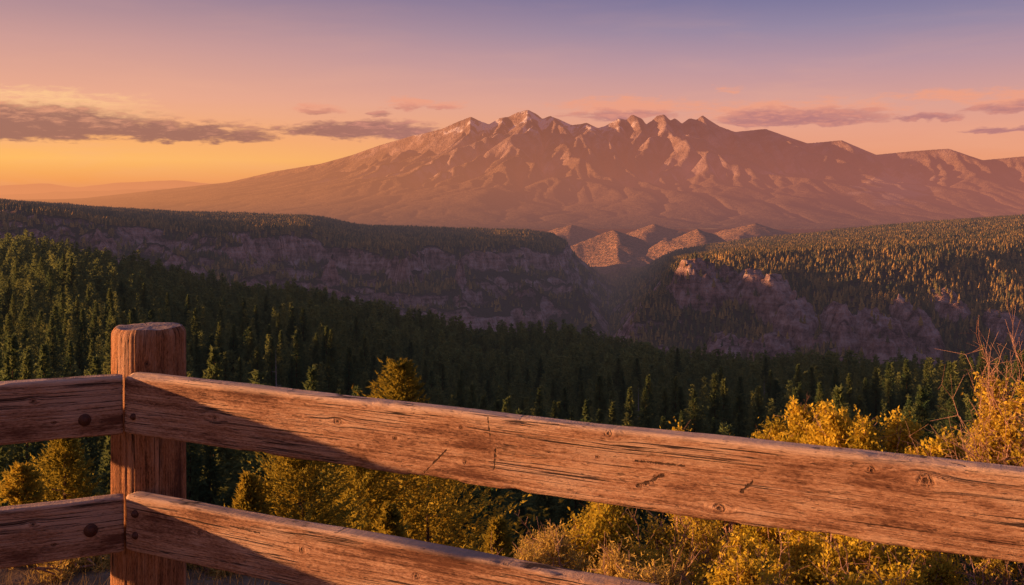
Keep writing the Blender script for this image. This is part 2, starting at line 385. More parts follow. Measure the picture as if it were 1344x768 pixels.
for it in range(44):
    best = np.zeros_like(H); rec = idx.copy()
    Hp = np.pad(H, 1, constant_values=1e9); Ip = np.pad(idx, 1)
    for dx, dy in nb:
        hn = Hp[1+dx:1+dx+nxg, 1+dy:1+dy+nyg]; dd = cell*math.hypot(dx, dy)
        s = (H-hn)/dd; k = s > best
        best = np.where(k, s, best); rec = np.where(k, Ip[1+dx:1+dx+nxg, 1+dy:1+dy+nyg], rec)
    order = np.argsort(-H.ravel()).tolist(); rl = rec.ravel().tolist(); A = [1.]*len(rl)
    for i in order:
        r = rl[i]
        if r != i: A[r] += A[i]
    A = np.array(A).reshape(H.shape)
    dz = 1.7*np.sqrt(A)*best*np.clip((H+40)/180, .10, 1)
    dz = np.minimum(dz, (H-H.ravel()[rec])*.7)
    dz[:, :3] = 0
    H = H-dz
    Hd = np.pad(H, 1, mode='edge')
    lap = Hd[:-2, 1:-1]+Hd[2:, 1:-1]+Hd[1:-1, :-2]+Hd[1:-1, 2:]-4*H
    H = H+.018*lap
def gsample(x, y):
    fx = np.clip((x-gx[0])/cell, 0, nxg-1.001); fy = np.clip((y-gy[0])/cell, 0, nyg-1.001)
    i = fx.astype(int); j = fy.astype(int); a = fx-i; b = fy-j
    return (H[i, j]*(1-a)+H[i+1, j]*a)*(1-b)+(H[i, j+1]*(1-a)+H[i+1, j+1]*a)*b
us = np.linspace(-.66, .66, 1250); Dm = np.linspace(4900, 13700, 350)
UU, DD = np.meshgrid(us, Dm); XX = UU*DD
ZZ = gsample(XX, DD)
ZB = base(DD)
hh = np.clip((ZZ-300)/350, 0, 1)
ZZ += hh*(30*(ridged(XX/200, DD/200, 4, 21)-.6)+7*fbm(XX/40, DD/40, 3, 22))
slope = (ZZ-CAMZ)/DD; am = slope[60:].argmax(0)+60; ci = np.arange(len(us))
tgt = (HZ-np.interp(672+F*us, skx, sky_))/F
k = (tgt*Dm[am]-ZB[am, ci])/np.maximum(ZZ[am, ci]-ZB[am, ci], 20)
k = np.clip(k, .5, 2.4)
ker = np.array([1, 2, 1])/4.; k = np.convolve(np.pad(k, 1, mode='edge'), ker, 'valid')
kh = np.hanning(121); kh /= kh.sum()
kb = np.convolve(np.pad(k, 60, mode='edge'), kh, 'valid')
near_c = np.exp(-((DD-Dm[am][None, :])/420.)**2)
ZZ = ZB+(ZZ-ZB)*(kb[None, :]*(1-near_c)+k[None, :]*near_c)
slope = (ZZ-CAMZ)/DD; over = np.clip(slope/np.maximum(tgt[None, :], 1e-4), 1, 3)
ZZ = np.where((ZZ > 60) & (over > 1.0), CAMZ+(ZZ-CAMZ)/over, ZZ)
ZZ += 1.2*fbm(XX/60, DD/60, 3, 23)
grid('mountain', XX, DD, ZZ, M_mtn)

# far plain and far hills
us = np.linspace(-.8, .8, 500); Dm = np.concatenate([np.linspace(13600, 32000, 110), [40000, 60000, 90000]])
UU, DD = np.meshgrid(us, Dm); XX = UU*DD
ZZ = np.full_like(XX, -75.)
for (dc_, wd, ys, xs, sd) in ((18000, 1800, [262, 256, 250, 247, 252, 262, 262], [-400, 0, 110, 215, 300, 420, 2000], 31), (27000, 2200, [236, 243, 241, 246, 240, 236, 241, 246, 250, 250], [-400, 0, 60, 100, 150, 230, 290, 340, 500, 2000], 32)):
    pp = 672+F*UU
    hh = (HZ-np.interp(pp, xs, ys))/F*dc_+75+dc_/18000*24*fbm(UU*40, UU*0+sd, 4, sd)
    ZZ = np.maximum(ZZ, -75+np.maximum(hh, 0)*np.clip(1-np.abs(DD-dc_)/wd, 0, 1)**.8)
grid('far_hills', XX, DD, ZZ, M_far)

# unseen ridge added west of the frame to shade the forest and mesas
ys = np.linspace(70, 3200, 220); ws = np.linspace(-1, 1, 31)
YY, WW = np.meshgrid(ys, ws, indexing='ij')
top = np.interp(YY, [70, 105, 300, 700, 1000, 1500, 2500, 2900, 3200], [-60, -18, -26, -34, -2, 18, -20, -80, -160])
half = np.interp(YY, [70, 700, 1500, 3200], [120, 150, 220, 300])
XX = -290-.62*YY+WW*half
ZZ = top-(np.abs(WW)**1.3)*(top+np.interp(YY, [70, 300, 700, 3200], [45, 60, 120, 240]))+5*fbm(XX/60, YY/60, 4, 41)
grid('added_shade_ridge', XX, YY, ZZ, M_gr)

# ---------------------------------------------------------------- trees
def tufts(P, Dv, S, wr, r):
    n = len(P); Dv = Dv/np.linalg.norm(Dv, axis=1, keepdims=True)
    w = np.cross(Dv, r.normal(size=(n, 3))); w /= np.linalg.norm(w, axis=1, keepdims=True)
    w2 = np.cross(Dv, w); S = S[:, None]
    tip = P+Dv*S
    V = np.concatenate([P-w*S*wr, P+w*S*wr, tip, P-w2*S*wr+Dv*S*.2, P+w2*S*wr+Dv*S*.2, tip-Dv*S*.05], 1).reshape(-1, 3)
    return V, np.arange(n*6).reshape(-1, 3)
def crown(seed, H, R, lv, nbr, nt, size, lo=.08, wr=.3, power=.85, up=.0, ragged=0.):
    r = np.random.RandomState(seed)
    nB = lv*nbr
    t = (np.repeat(np.arange(lv), nbr)+r.rand(nB)*.9)/lv
    h = H*(lo+(1-lo)*t)
    ang = r.rand(nB)*2*math.pi
    lump = .74+.48*vn(r.rand()*50+t*9, t*0+seed)
    if ragged: lump = lump*(1-ragged*.5+ragged*1.3*vn(np.cos(ang)*1.6+20+seed, np.sin(ang)*1.6+20+t*7))
    asym = 1+.16*np.sin(ang+seed)
    ln = (R*((1-t)**power)*lump*asym*(.6+.55*r.rand(nB)))+.008*H
    sl = -.26+.75*t+up+r.normal(size=nB)*.12
    f = (np.arange(nt)[None]+r.rand(nB, nt))/nt; f = .12+.9*f**.8
    cx = np.cos(ang)[:, None]; sx = np.sin(ang)[:, None]
    P = np.stack([cx*ln[:, None]*f, sx*ln[:, None]*f, h[:, None]+ln[:, None]*f*sl[:, None]+.08*ln[:, None]*f*f], -1)
    P += r.normal(size=P.shape)*size*.25*(1-.7*t)[:, None, None]
    Dv = np.stack([cx+0*f, sx+0*f, .25+0*f+sl[:, None]*.5], -1)+r.normal(size=P.shape)*.5
    S = size*(.6+.8*r.rand(nB, nt))*(1-.5*t[:, None])
    P = P.reshape(-1, 3); V, Fc = tufts(P, Dv.reshape(-1, 3), S.ravel(), wr, r)
    return V, Fc
def tube(segs, n=6):
    V = []; Fq = []
    for p0, p1, r0, r1 in segs:
        p0 = np.array(p0, float); p1 = np.array(p1, float); d = p1-p0; L = np.linalg.norm(d)
        if L < 1e-6: continue
        d /= L; a = np.cross(d, [0.3, .9, .2]); a /= np.linalg.norm(a); b = np.cross(d, a)
        o = len(V)
        for k in range(n):
            q = 2*math.pi*k/n; V.append(p0+(a*math.cos(q)+b*math.sin(q))*r0)
        for k in range(n):
            q = 2*math.pi*k/n; V.append(p1+(a*math.cos(q)+b*math.sin(q))*r1)
        for k in range(n): Fq.append((o+k, o+(k+1) % n, o+n+(k+1) % n, o+n+k))
    return np.array(V), np.array(Fq)
def trunk_segs(H, r, seed, limbs=10, tap=.06):
    q = random.Random(seed); pts = [(0, 0, -.6)]; k = 7
    for i in range(1, k+1): pts.append((q.uniform(-1, 1)*H*.004, q.uniform(-1, 1)*H*.004, H*.97*i/k))
    S = []
    for i in range(k): S.append((pts[i], pts[i+1], r*(1-i/k*(1-tap)), r*(1-(i+1)/k*(1-tap))))
    for i in range(limbs):
        h = H*q.uniform(.15, .8); a = q.uniform(0, 6.28); l = H*.13*(1-h/H)+.3
        S.append(((0, 0, h), (math.cos(a)*l, math.sin(a)*l, h+l*.15), r*.22, r*.05))
    return S
def treemesh(seed, H, R, lv, nbr, nt, size, cm, tr, **kw):
    V, Fc = crown(seed, H, R, lv, nbr, nt, size, **kw)
    oc = npmesh('crown', V, Fc, 3, cm); tv, tf = tube(trunk_segs(H, tr, seed)); ot = npmesh('trunk', tv, tf, 4, M_bark, smooth=True)
    return oc, ot
kinds = [('tall narrow', 19.5, 3.6, .95, .05), ('broad dense', 16.5, 4.8, .9, .04), ('slender pointed', 19, 3.1, 1.0, .05), ('full rounded', 13.5, 4.4, .66, .08), ('ragged uneven', 16.5, 4.0, .85, .12)]
protos = []
for i, (nm, Ht, R, pw, lo) in enumerate(kinds):
    oc, ot = treemesh(100+i, Ht, R, 40, 11, 6, .70, M_pine, .22, lo=lo, power=pw, wr=.32, ragged=.3)
    protos.append((nm, oc, ot, Ht, R))
cs = 6.2; gxx, gyy = np.meshgrid(np.arange(-450, 450, cs), np.arange(92, 775, cs))
r = np.random.RandomState(3)
px_ = (gxx+r.uniform(-.55, .55, gxx.shape)*cs).ravel(); py_ = (gyy+r.uniform(-.55, .55, gxx.shape)*cs).ravel()
keep = (np.abs(px_) < .56*py_+6) & (r.rand(len(px_)) < .94)
px_ = px_[keep]; py_ = py_[keep]; pz_ = hnear(px_, py_)
o = np.argsort(py_); px_, py_, pz_ = px_[o], py_[o], pz_[o]
nT = len(px_); pk = r.choice(5, size=nT, p=[.26, .2, .26, .08, .2]); ps = r.uniform(.5, 1.12, nT)*(1+.25*fbm(px_/40, py_/40, 2, 33))
buf = np.full(1500, 760.); score = np.zeros(nT)
rt = np.interp(np.arange(1500), [0, 160, 162, 1344], [500, 494, 492, 618]); rb = np.interp(np.arange(1500), [0, 160, 162, 1344], [582, 572, 570, 738]); lt = np.interp(np.arange(1500), [0, 160, 860], [655, 648, 768])
for i in range(nT):
    X, Y, Z = px_[i], py_[i], pz_[i]; s = ps[i]; Ht = kinds[pk[i]][1]*s; R = kinds[pk[i]][2]*s
    cx = 672+F*X/Y; tp = HZ+(CAMZ-Z-Ht)/Y*F; hw = max(1, R/Y*F*.5); a0 = int(cx-hw); a1 = int(cx+hw)+1
    if a1 < 1 or a0 > 1343: continue
    a0 = max(a0, 0); c_ = min(max(int(cx), 0), 1343); b = buf[a0:a1].mean()
    vis = 0.
    if b > tp:
        vis = max(0, min(b, rt[c_])-tp)+max(0, min(b, lt[c_])-max(tp, rb[c_]))
    score[i] = vis*(R/Y*F)
    buf[a0:a1] = np.minimum(buf[a0:a1], tp+hw*.8)
order = np.argsort(-score); ind = set(order[:290].tolist())
used = [0]*5
for i in sorted(ind):
    kx = pk[i]; nm, oc, ot, _, _ = protos[kx]
    X, Y, Z = px_[i], py_[i], pz_[i]; ppx = 672+F*X/Y
    where = 'left of the fence post' if ppx < 150 else ('behind the rail\'s left half' if ppx < 672 else 'behind the rail\'s right half')
    e = empty('pine_tree', nm+' dark green pine in the shaded forest '+where, 'tree', (X, Y, Z-.3), r.rand()*6.28, nm+' pines of the shaded forest '+where)
    s = ps[i]; e.scale = (s*r.uniform(.9, 1.1),)*2+(s,)
    if used[kx] == 0: c, tk = oc, ot
    else:
        c = oc.copy(); tk = ot.copy(); C.objects.link(c); C.objects.link(tk)
    used[kx] += 1; c.parent = e; tk.parent = e
def place(X, Y, Z, S, low, r):
    pick = r.randint(len(low), size=len(X)); P = []; FI = []; T = []; off = 0
    for k, (V, Fc) in enumerate(low):
        m = pick == k; n = m.sum()
        if n == 0: continue
        a = r.rand(n)*6.28; ca, sa = np.cos(a)[:, None], np.sin(a)[:, None]; s = S[m][:, None]; wd = s*r.uniform(.85, 1.2, (n, 1))
        vx = (V[None, :, 0]*ca-V[None, :, 1]*sa)*wd+X[m][:, None]; vy = (V[None, :, 0]*sa+V[None, :, 1]*ca)*wd+Y[m][:, None]; vz = V[None, :, 2]*s+Z[m][:, None]
        P.append(np.stack([vx, vy, vz], -1).reshape(-1, 3))
        FI.append((Fc[None]+(np.arange(n)*len(V))[:, None, None]+off).reshape(-1, 3)); off += n*len(V)
        T.append(np.repeat(r.rand(n)**1.5, len(V)))
    return np.concatenate(P), np.concatenate(FI), np.concatenate(T)
rs = np.random.RandomState(11)
rest = np.array([i for i in range(nT) if i not in ind])
nearm = py_[rest] < 420
A_ = rest[nearm]; B_ = rest[~nearm]
lowA = [crown(200+i, Ht, R, 24, 8, 2, 1.2, lo=lo, power=pw, wr=.32, ragged=.3) for i, (nm, Ht, R, pw, lo) in enumerate(kinds)]
lowB = [crown(220+i, Ht, R*.9, 19, 8, 1, 2.2, lo=lo, power=pw, wr=.36) for i, (nm, Ht, R, pw, lo) in enumerate(kinds)]
P1, F1, T1 = place(px_[A_], py_[A_], pz_[A_]-.3, ps[A_], lowA, rs); P2, F2, T2 = place(px_[B_], py_[B_], pz_[B_]-.3, ps[B_], lowB, rs)
print('forest', len(A_), len(B_), len(F1)+len(F2))
ob = npmesh('forest', np.concatenate([P1, P2]), np.concatenate([F1, F2+len(P1)]), 3, M_pine, attr=np.concatenate([T1, T2]))
ob['kind'] = 'stuff'; ob['label'] = 'dense dark green pine forest filling the slope beyond the fence'; ob['category'] = 'forest'

# mesa trees
def tiny(seed, Ht, R):
    q = np.random.RandomState(seed); V = []; Fc = []
    for (z0, z1, rr) in ((.08, .55, 1.), (.32, .8, .78), (.58, 1.0, .5)):
        o = len(V); k = 5; ph = q.rand()*6
        for j in range(k):
            rj = R*rr*q.uniform(.7, 1.25); V.append((math.cos(ph+j*2*math.pi/k)*rj, math.sin(ph+j*2*math.pi/k)*rj, Ht*(z0+q.uniform(-.05, .05))))
        V.append((q.uniform(-.2, .2)*R, q.uniform(-.2, .2)*R, Ht*z1))
        for j in range(k): Fc.append((o+j, o+(j+1) % k, o+k))
    return np.array(V), np.array(Fc)
NT_ = 230000
DDm = np.sqrt(r.uniform(950**2, 3300**2, NT_)); Um = r.uniform(-.56, .56, NT_); Xm = Um*DDm
Zm, Rk = hmid(Xm, DDm, True); gxm = (hmid(Xm+4, DDm)-Zm)/4; gym = (hmid(Xm, DDm+4)-Zm)/4
slp = np.sqrt(gxm**2+gym**2); dens = .42+1.1*fbm(Xm/130, DDm/130, 4, 51)
slg = (ZM-CAMZ)/allD[:, None]
rm = np.maximum.accumulate(slg, 0)
ui = np.clip(((Um+.68)/1.36*1249).astype(int), 0, 1249); di = np.clip(np.searchsorted(allD, DDm)-3, 0, len(allD)-1)
vis = (Zm+14-CAMZ)/DDm > rm[di, ui]-.002
steep = np.where(Um > .1, np.interp(slp, [.7, 1.0, 1.3], [1, .4, .02]), np.interp(slp, [.40, .7, .95], [1, .35, .02]))*(1-.9*Rk)
flat = np.interp(Zm, [-190, -130, -105], [.7, 1.1, 2.2])
right_side = np.where(Um > .12, .45, 0.)
km = vis & (r.rand(NT_) < np.clip(steep*(dens+.22+right_side)*np.where(Um > .12, 1.1, flat), 0, 1))
Xm, DDm, Zm = Xm[km], DDm[km], Zm[km]
print('mesa trees', len(Xm))
P1, F1, T1 = place(Xm, DDm, Zm-.5, r.uniform(.45, 1.1, len(Xm)), [tiny(i, 12, 3.0) for i in range(5)], rs)
ob = npmesh('mesa_woodland', P1, F1, 3, M_far_t, attr=T1); ob['kind'] = 'stuff'
ob['label'] = 'dark woodland of small pines covering the mesas and canyon slopes'; ob['category'] = 'woodland'

# sunlit pines below the fence
def litpine(cx, topy, D, wpx, label, mat=M_litpine, seed=0, power=.6, dens=1., ragged=1.):
    X = (cx-672)/F*D; top = CAMZ-(topy-HZ)/F*D; gz = float(hnear(np.array([X]), np.array([D]))[0]); Ht = max(top-gz, 1.2); R = wpx/2/F*D
    e = empty('pine_tree', label, 'tree', (X, D, gz-.1))
    lv = int(36*dens); oc, ot = treemesh(seed, Ht+.1, R*1.35, lv, 13, 16, .24*D/28, mat, .035*Ht**.8, power=power, wr=.20, lo=.03, up=.35, ragged=ragged)
    oc.parent = e; ot.parent = e
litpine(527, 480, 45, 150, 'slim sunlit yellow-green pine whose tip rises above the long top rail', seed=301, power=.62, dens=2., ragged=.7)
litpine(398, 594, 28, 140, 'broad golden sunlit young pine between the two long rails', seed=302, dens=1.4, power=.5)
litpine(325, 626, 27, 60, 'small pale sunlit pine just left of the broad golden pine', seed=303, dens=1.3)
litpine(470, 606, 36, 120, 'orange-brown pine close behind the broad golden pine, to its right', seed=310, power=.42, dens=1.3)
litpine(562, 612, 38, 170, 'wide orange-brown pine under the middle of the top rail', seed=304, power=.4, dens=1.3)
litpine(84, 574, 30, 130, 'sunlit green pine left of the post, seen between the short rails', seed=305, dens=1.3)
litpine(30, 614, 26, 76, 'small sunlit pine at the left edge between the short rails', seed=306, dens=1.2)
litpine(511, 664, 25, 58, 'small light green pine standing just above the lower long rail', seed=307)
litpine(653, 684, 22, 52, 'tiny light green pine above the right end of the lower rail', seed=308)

for (cx, ty, D, lb) in ((362, 452, 230, 'bare grey dead trunk standing in the forest right of the post'), (1003, 470, 330, 'thin pale dead trunk in the forest at right'), (838, 505, 300, 'bare dead trunk in the dark forest behind the middle of the rail')):
    X = (cx-672)/F*D; gz = float(hnear(np.array([X]), np.array([D]))[0]); top = CAMZ-(ty-HZ)/F*D
    v, f = tube(trunk_segs(min(max(top-gz, 8), 19), .28, cx, 16), 6)
    e = npmesh('dead_tree', v, f, 4, M_snag, smooth=True); e.location = (X, D, gz); e['label'] = lb; e['category'] = 'dead tree'

# ---------------------------------------------------------------- shrubs
def leafmesh(P, size, r, fold=.25, asp=.5):
    n = len(P); d = r.normal(size=(n, 3)); d[:, 2] += .5; d /= np.linalg.norm(d, axis=1, keepdims=True)
    w = np.cross(d, r.normal(size=(n, 3))); w /= np.linalg.norm(w, axis=1, keepdims=True); nn = np.cross(d, w)
    s = (size*(.6+.8*r.rand(n)))[:, None]
    V = np.concatenate([P, P+d*s*.55+w*s*asp*.5+nn*s*fold*.3, P+d*s, P+d*s*.55-w*s*asp*.5+nn*s*fold*.3], 1).reshape(-1, 3)
    return V, np.arange(n*4).reshape(-1, 4)
def shrub(name, label, cat, cx, topy, D, wpx, leafmat, nclus=55, per=95, leaf=.032, bare=0, cl=.07, seed=0, asp=.55, spread=.4, barelen=.4, mn=.12, sprays=None, lev=(.5, .97)):
    r = np.random.RandomState(seed); q = random.Random(seed)
    X = (cx-672)/F*D; top = CAMZ-(topy-HZ)/F*D; gz = float(hnear(np.array([X]), np.array([D]))[0]); Ht = max(top-gz, mn); R = wpx/2/F*D
    e = empty(name, label, cat, (X, D, gz-.03), r.rand()*.3)
    dep = min(Ht*.85, 1.3); z0 = Ht-dep
    nl = 7; lobes = []
    for k in range(nl):
        a = k*6.28/nl+r.rand()*.9; rad = R*(.35+.5*r.rand()) if k else 0
        lobes.append((math.cos(a)*rad, math.sin(a)*rad, R*r.uniform(.30, .48), z0+dep*(1. if k == 0 else r.uniform(*lev))))
    cen = []
    for i in range(nclus):
        lx, ly, lr, lh = lobes[q.randrange(nl)]
        zn = r.rand()**.7; a = r.rand()*6.28; rad = lr*math.sqrt(r.rand())*math.sqrt(max(0, 1-zn**2.2))*1.15
        cen.append((lx+math.cos(a)*rad, ly+math.sin(a)*rad, z0+(lh-z0)*zn-cl*.4))
    segs = []; LP = []
    ns = 7; bases = [(q.uniform(-.07, .07), q.uniform(-.07, .07), -.05) for _ in range(ns)]
    mids = [(l[0]*.8, l[1]*.8, z0+(l[3]-z0)*q.uniform(.1, .35)) for l in lobes]
    for b, m_ in zip(bases, mids): segs.append((b, m_, .012+.004*Ht, .008))
    for c in cen:
        m_ = min(mids, key=lambda m: (m[0]-c[0])**2+(m[1]-c[1])**2+.2*(m[2]-c[2])**2)
        k = (np.array(m_)+np.array(c))/2+r.normal(size=3)*.04
        segs.append((m_, k, .007, .005)); segs.append((k, c, .005, .0025))
        for _ in range(3): segs.append((c, np.array(c)+r.normal(size=3)*cl*1.2, .0025, .001))
    nsp = int(nclus*.45) if sprays is None else sprays
    for i in range(nsp):
        c = np.array(cen[q.randrange(len(cen))]); d = np.array([c[0]/R*.8+r.normal()*.3, c[1]/R*.8+r.normal()*.3, .9]); d /= np.linalg.norm(d)
        l = q.uniform(.5, 1.)*max(.08, min(.26, R*.4)); p = c.copy()
        for s_ in range(4):
            d2 = d+r.normal(size=3)*.18; d2 /= np.linalg.norm(d2); p2 = p+d2*l/4; segs.append((p, p2, .003*(1-s_*.2), .003*(1-(s_+1)*.2)))
            nlv = 9; LP.append(p+(p2-p)*r.rand(nlv, 1)+r.normal(size=(nlv, 3))*.014); p = p2
    for i in range(bare):
        c = cen[q.randrange(len(cen))]; d = np.array([c[0]/R*spread+r.normal()*.35, r.normal()*.3, 1.]); d /= np.linalg.norm(d)
        l = barelen*q.uniform(.4, 1.1); p = np.array(c, float); rr = .0048
        for s_ in range(5):
            d2 = d+r.normal(size=3)*.25; d2 /= np.linalg.norm(d2); p2 = p+d2*l/5; segs.append((p, p2, rr, rr*.75))
            for _ in range(2 if s_ > 0 else 0): segs.append((p2, p2+(d2+r.normal(size=3)*.8)*l*.15, rr*.6, .001))
            p = p2; rr *= .75
    v, f = tube(segs, 5); npmesh('branches', v, f, 4, M_twig, parent=e, smooth=True)
    rad = np.abs(r.normal(size=(nclus, per, 1)))**.6; dr = r.normal(size=(nclus, per, 3)); dr /= np.linalg.norm(dr, axis=2, keepdims=True)
    csz = cl*(.55+.8*r.rand(nclus))[:, None, None]
    P = (np.array(cen)[:, None]+dr*rad*csz*1.25*np.array([1, 1, .8])).reshape(-1, 3)
    tint = np.repeat(r.rand(nclus)*.8, per)+r.rand(nclus*per)*.2
    if LP:
        LP = np.concatenate(LP); P = np.concatenate([P, LP]); tint = np.concatenate([tint, .4+.6*r.rand(len(LP))])
    V, Fq = leafmesh(P, leaf, r, asp=asp)
    npmesh('leaves', V, Fq, 4, leafmat, parent=e, attr=np.repeat(tint, 4))
    return e
shrub('oak_shrub', 'golden-green oak shrub above the long rail, leftmost of three', 'shrub', 1022, 546, 9.5, 96, M_oak, 100, 160, seed=1, leaf=.036, lev=(.8, 1.))
shrub('oak_shrub', 'tallest golden oak shrub above the rail, in the middle of three', 'shrub', 1092, 522, 9, 150, M_oak, 180, 170, seed=2, bare=4, leaf=.036, lev=(.8, 1.))
shrub('oak_shrub', 'wide yellow-green oak shrub above the rail, rightmost of three', 'shrub', 1184, 536, 8.6, 160, M_oak, 190, 170, seed=23, bare=3, leaf=.036, lev=(.85, 1.))
shrub('twiggy_shrub', 'tall shrub with bare reddish twigs at the right edge', 'shrub', 1345, 494, 6.6, 160, M_gold, 190, 130, leaf=.028, seed=4, bare=170, cl=.06, spread=.9, barelen=.55)
shrub('oak_shrub', 'small golden sprig peeking over the middle of the long rail', 'shrub', 893, 551, 10, 50, M_oak, 44, 110, seed=5)
shrub('oak_shrub', 'low yellow bush peeking over the rail left of the oak shrubs', 'shrub', 955, 571, 10, 70, M_oak, 54, 110, seed=6)
shrub('oak_shrub', 'bushy golden-green shrub under the rail, right of the dark forest', 'shrub', 800, 648, 6.8, 180, M_oak, 220, 170, seed=7, leaf=.028, lev=(.7, 1.))
shrub('twiggy_shrub', 'golden twiggy shrub under the middle of the rail', 'shrub', 915, 662, 6.4, 190, M_gold, 210, 150, seed=8, leaf=.024, bare=26, asp=.45, lev=(.7, 1.))
shrub('oak_shrub', 'olive-gold leafy shrub below the rail, right of centre', 'shrub', 1050, 678, 6.2, 200, M_oak, 220, 170, seed=9, leaf=.028, bare=6, lev=(.7, 1.))
shrub('oak_shrub', 'yellow leafy shrub under the right part of the rail', 'shrub', 1180, 700, 6., 190, M_oak, 210, 170, seed=10, leaf=.028, bare=10, lev=(.7, 1.))
shrub('twiggy_shrub', 'tangled bare-stemmed shrub at the bottom right corner', 'shrub', 1300, 722, 5.8, 190, M_gold, 120, 90, seed=11, leaf=.022, bare=130, asp=.4, barelen=.32)
shrub('rabbitbrush', 'feathery golden brush behind the end of the lower rail', 'shrub', 722, 696, 6.2, 150, M_sage, 170, 180, seed=12, leaf=.034, asp=.18, bare=8, lev=(.7, 1.))
shrub('rabbitbrush', 'low brush clump at the bottom, right of the lower rail', 'shrub', 850, 726, 5.2, 180, M_sage, 160, 160, seed=13, leaf=.032, asp=.18, bare=8, lev=(.7, 1.))
shrub('oak_shrub', 'low green-gold leafy clump at the bottom edge, below the olive shrub', 'shrub', 985, 736, 5., 180, M_oak, 130, 140, seed=17, leaf=.024, bare=12)
shrub('oak_shrub', 'low leafy clump at the bottom edge, second from the right corner', 'shrub', 1130, 746, 5., 180, M_oak, 120, 140, seed=18, leaf=.024, bare=24)
shrub('rabbitbrush', 'low brush clump at the foot of the post, right side', 'shrub', 275, 740, 4.6, 130, M_sage, 110, 120, seed=14, leaf=.026, asp=.16, cl=.035)
shrub('rabbitbrush', 'low brush clump under the lower rail, further right of the post', 'shrub', 365, 752, 4.6, 90, M_sage, 60, 110, seed=19, leaf=.024, asp=.16, cl=.035)
shrub('rabbitbrush', 'low brush clump left of the foot of the post', 'shrub', 100, 746, 4.5, 120, M_sage, 110, 120, seed=15, leaf=.026, asp=.16, cl=.035)
shrub('rabbitbrush', 'small brush clump at the bottom left corner', 'shrub', 18, 740, 4.6, 110, M_sage, 100, 120, seed=16, leaf=.026, asp=.16, cl=.035)

# dry grass
r = np.random.RandomState(77); n = 22000
gx_ = r.uniform(-4, 4, n); gy_ = 3.2+2.6*r.rand(n)
k = vn(gx_*1.6+9, gy_*1.6) > .32; gx_, gy_ = gx_[k], gy_[k]; n = len(gx_)
P = np.stack([gx_, gy_, hnear(gx_, gy_)-.01], -1); hgt = r.uniform(.03, .12, n)[:, None]
d = np.stack([r.normal(size=n)*.4, r.normal(size=n)*.4, np.ones(n)], -1); wv = np.stack([r.normal(size=n), r.normal(size=n), np.zeros(n)], -1); wv /= np.linalg.norm(wv, axis=1, keepdims=True)
V = np.concatenate([P-wv*.002, P+wv*.002, P+d*hgt], 1).reshape(-1, 3)
ob = npmesh('dry_grass', V, np.arange(3*n).reshape(-1, 3), 3, M_dry); ob['kind'] = 'stuff'; ob['label'] = 'dry straw-coloured grass on the ground under the fence'; ob['category'] = 'grass'

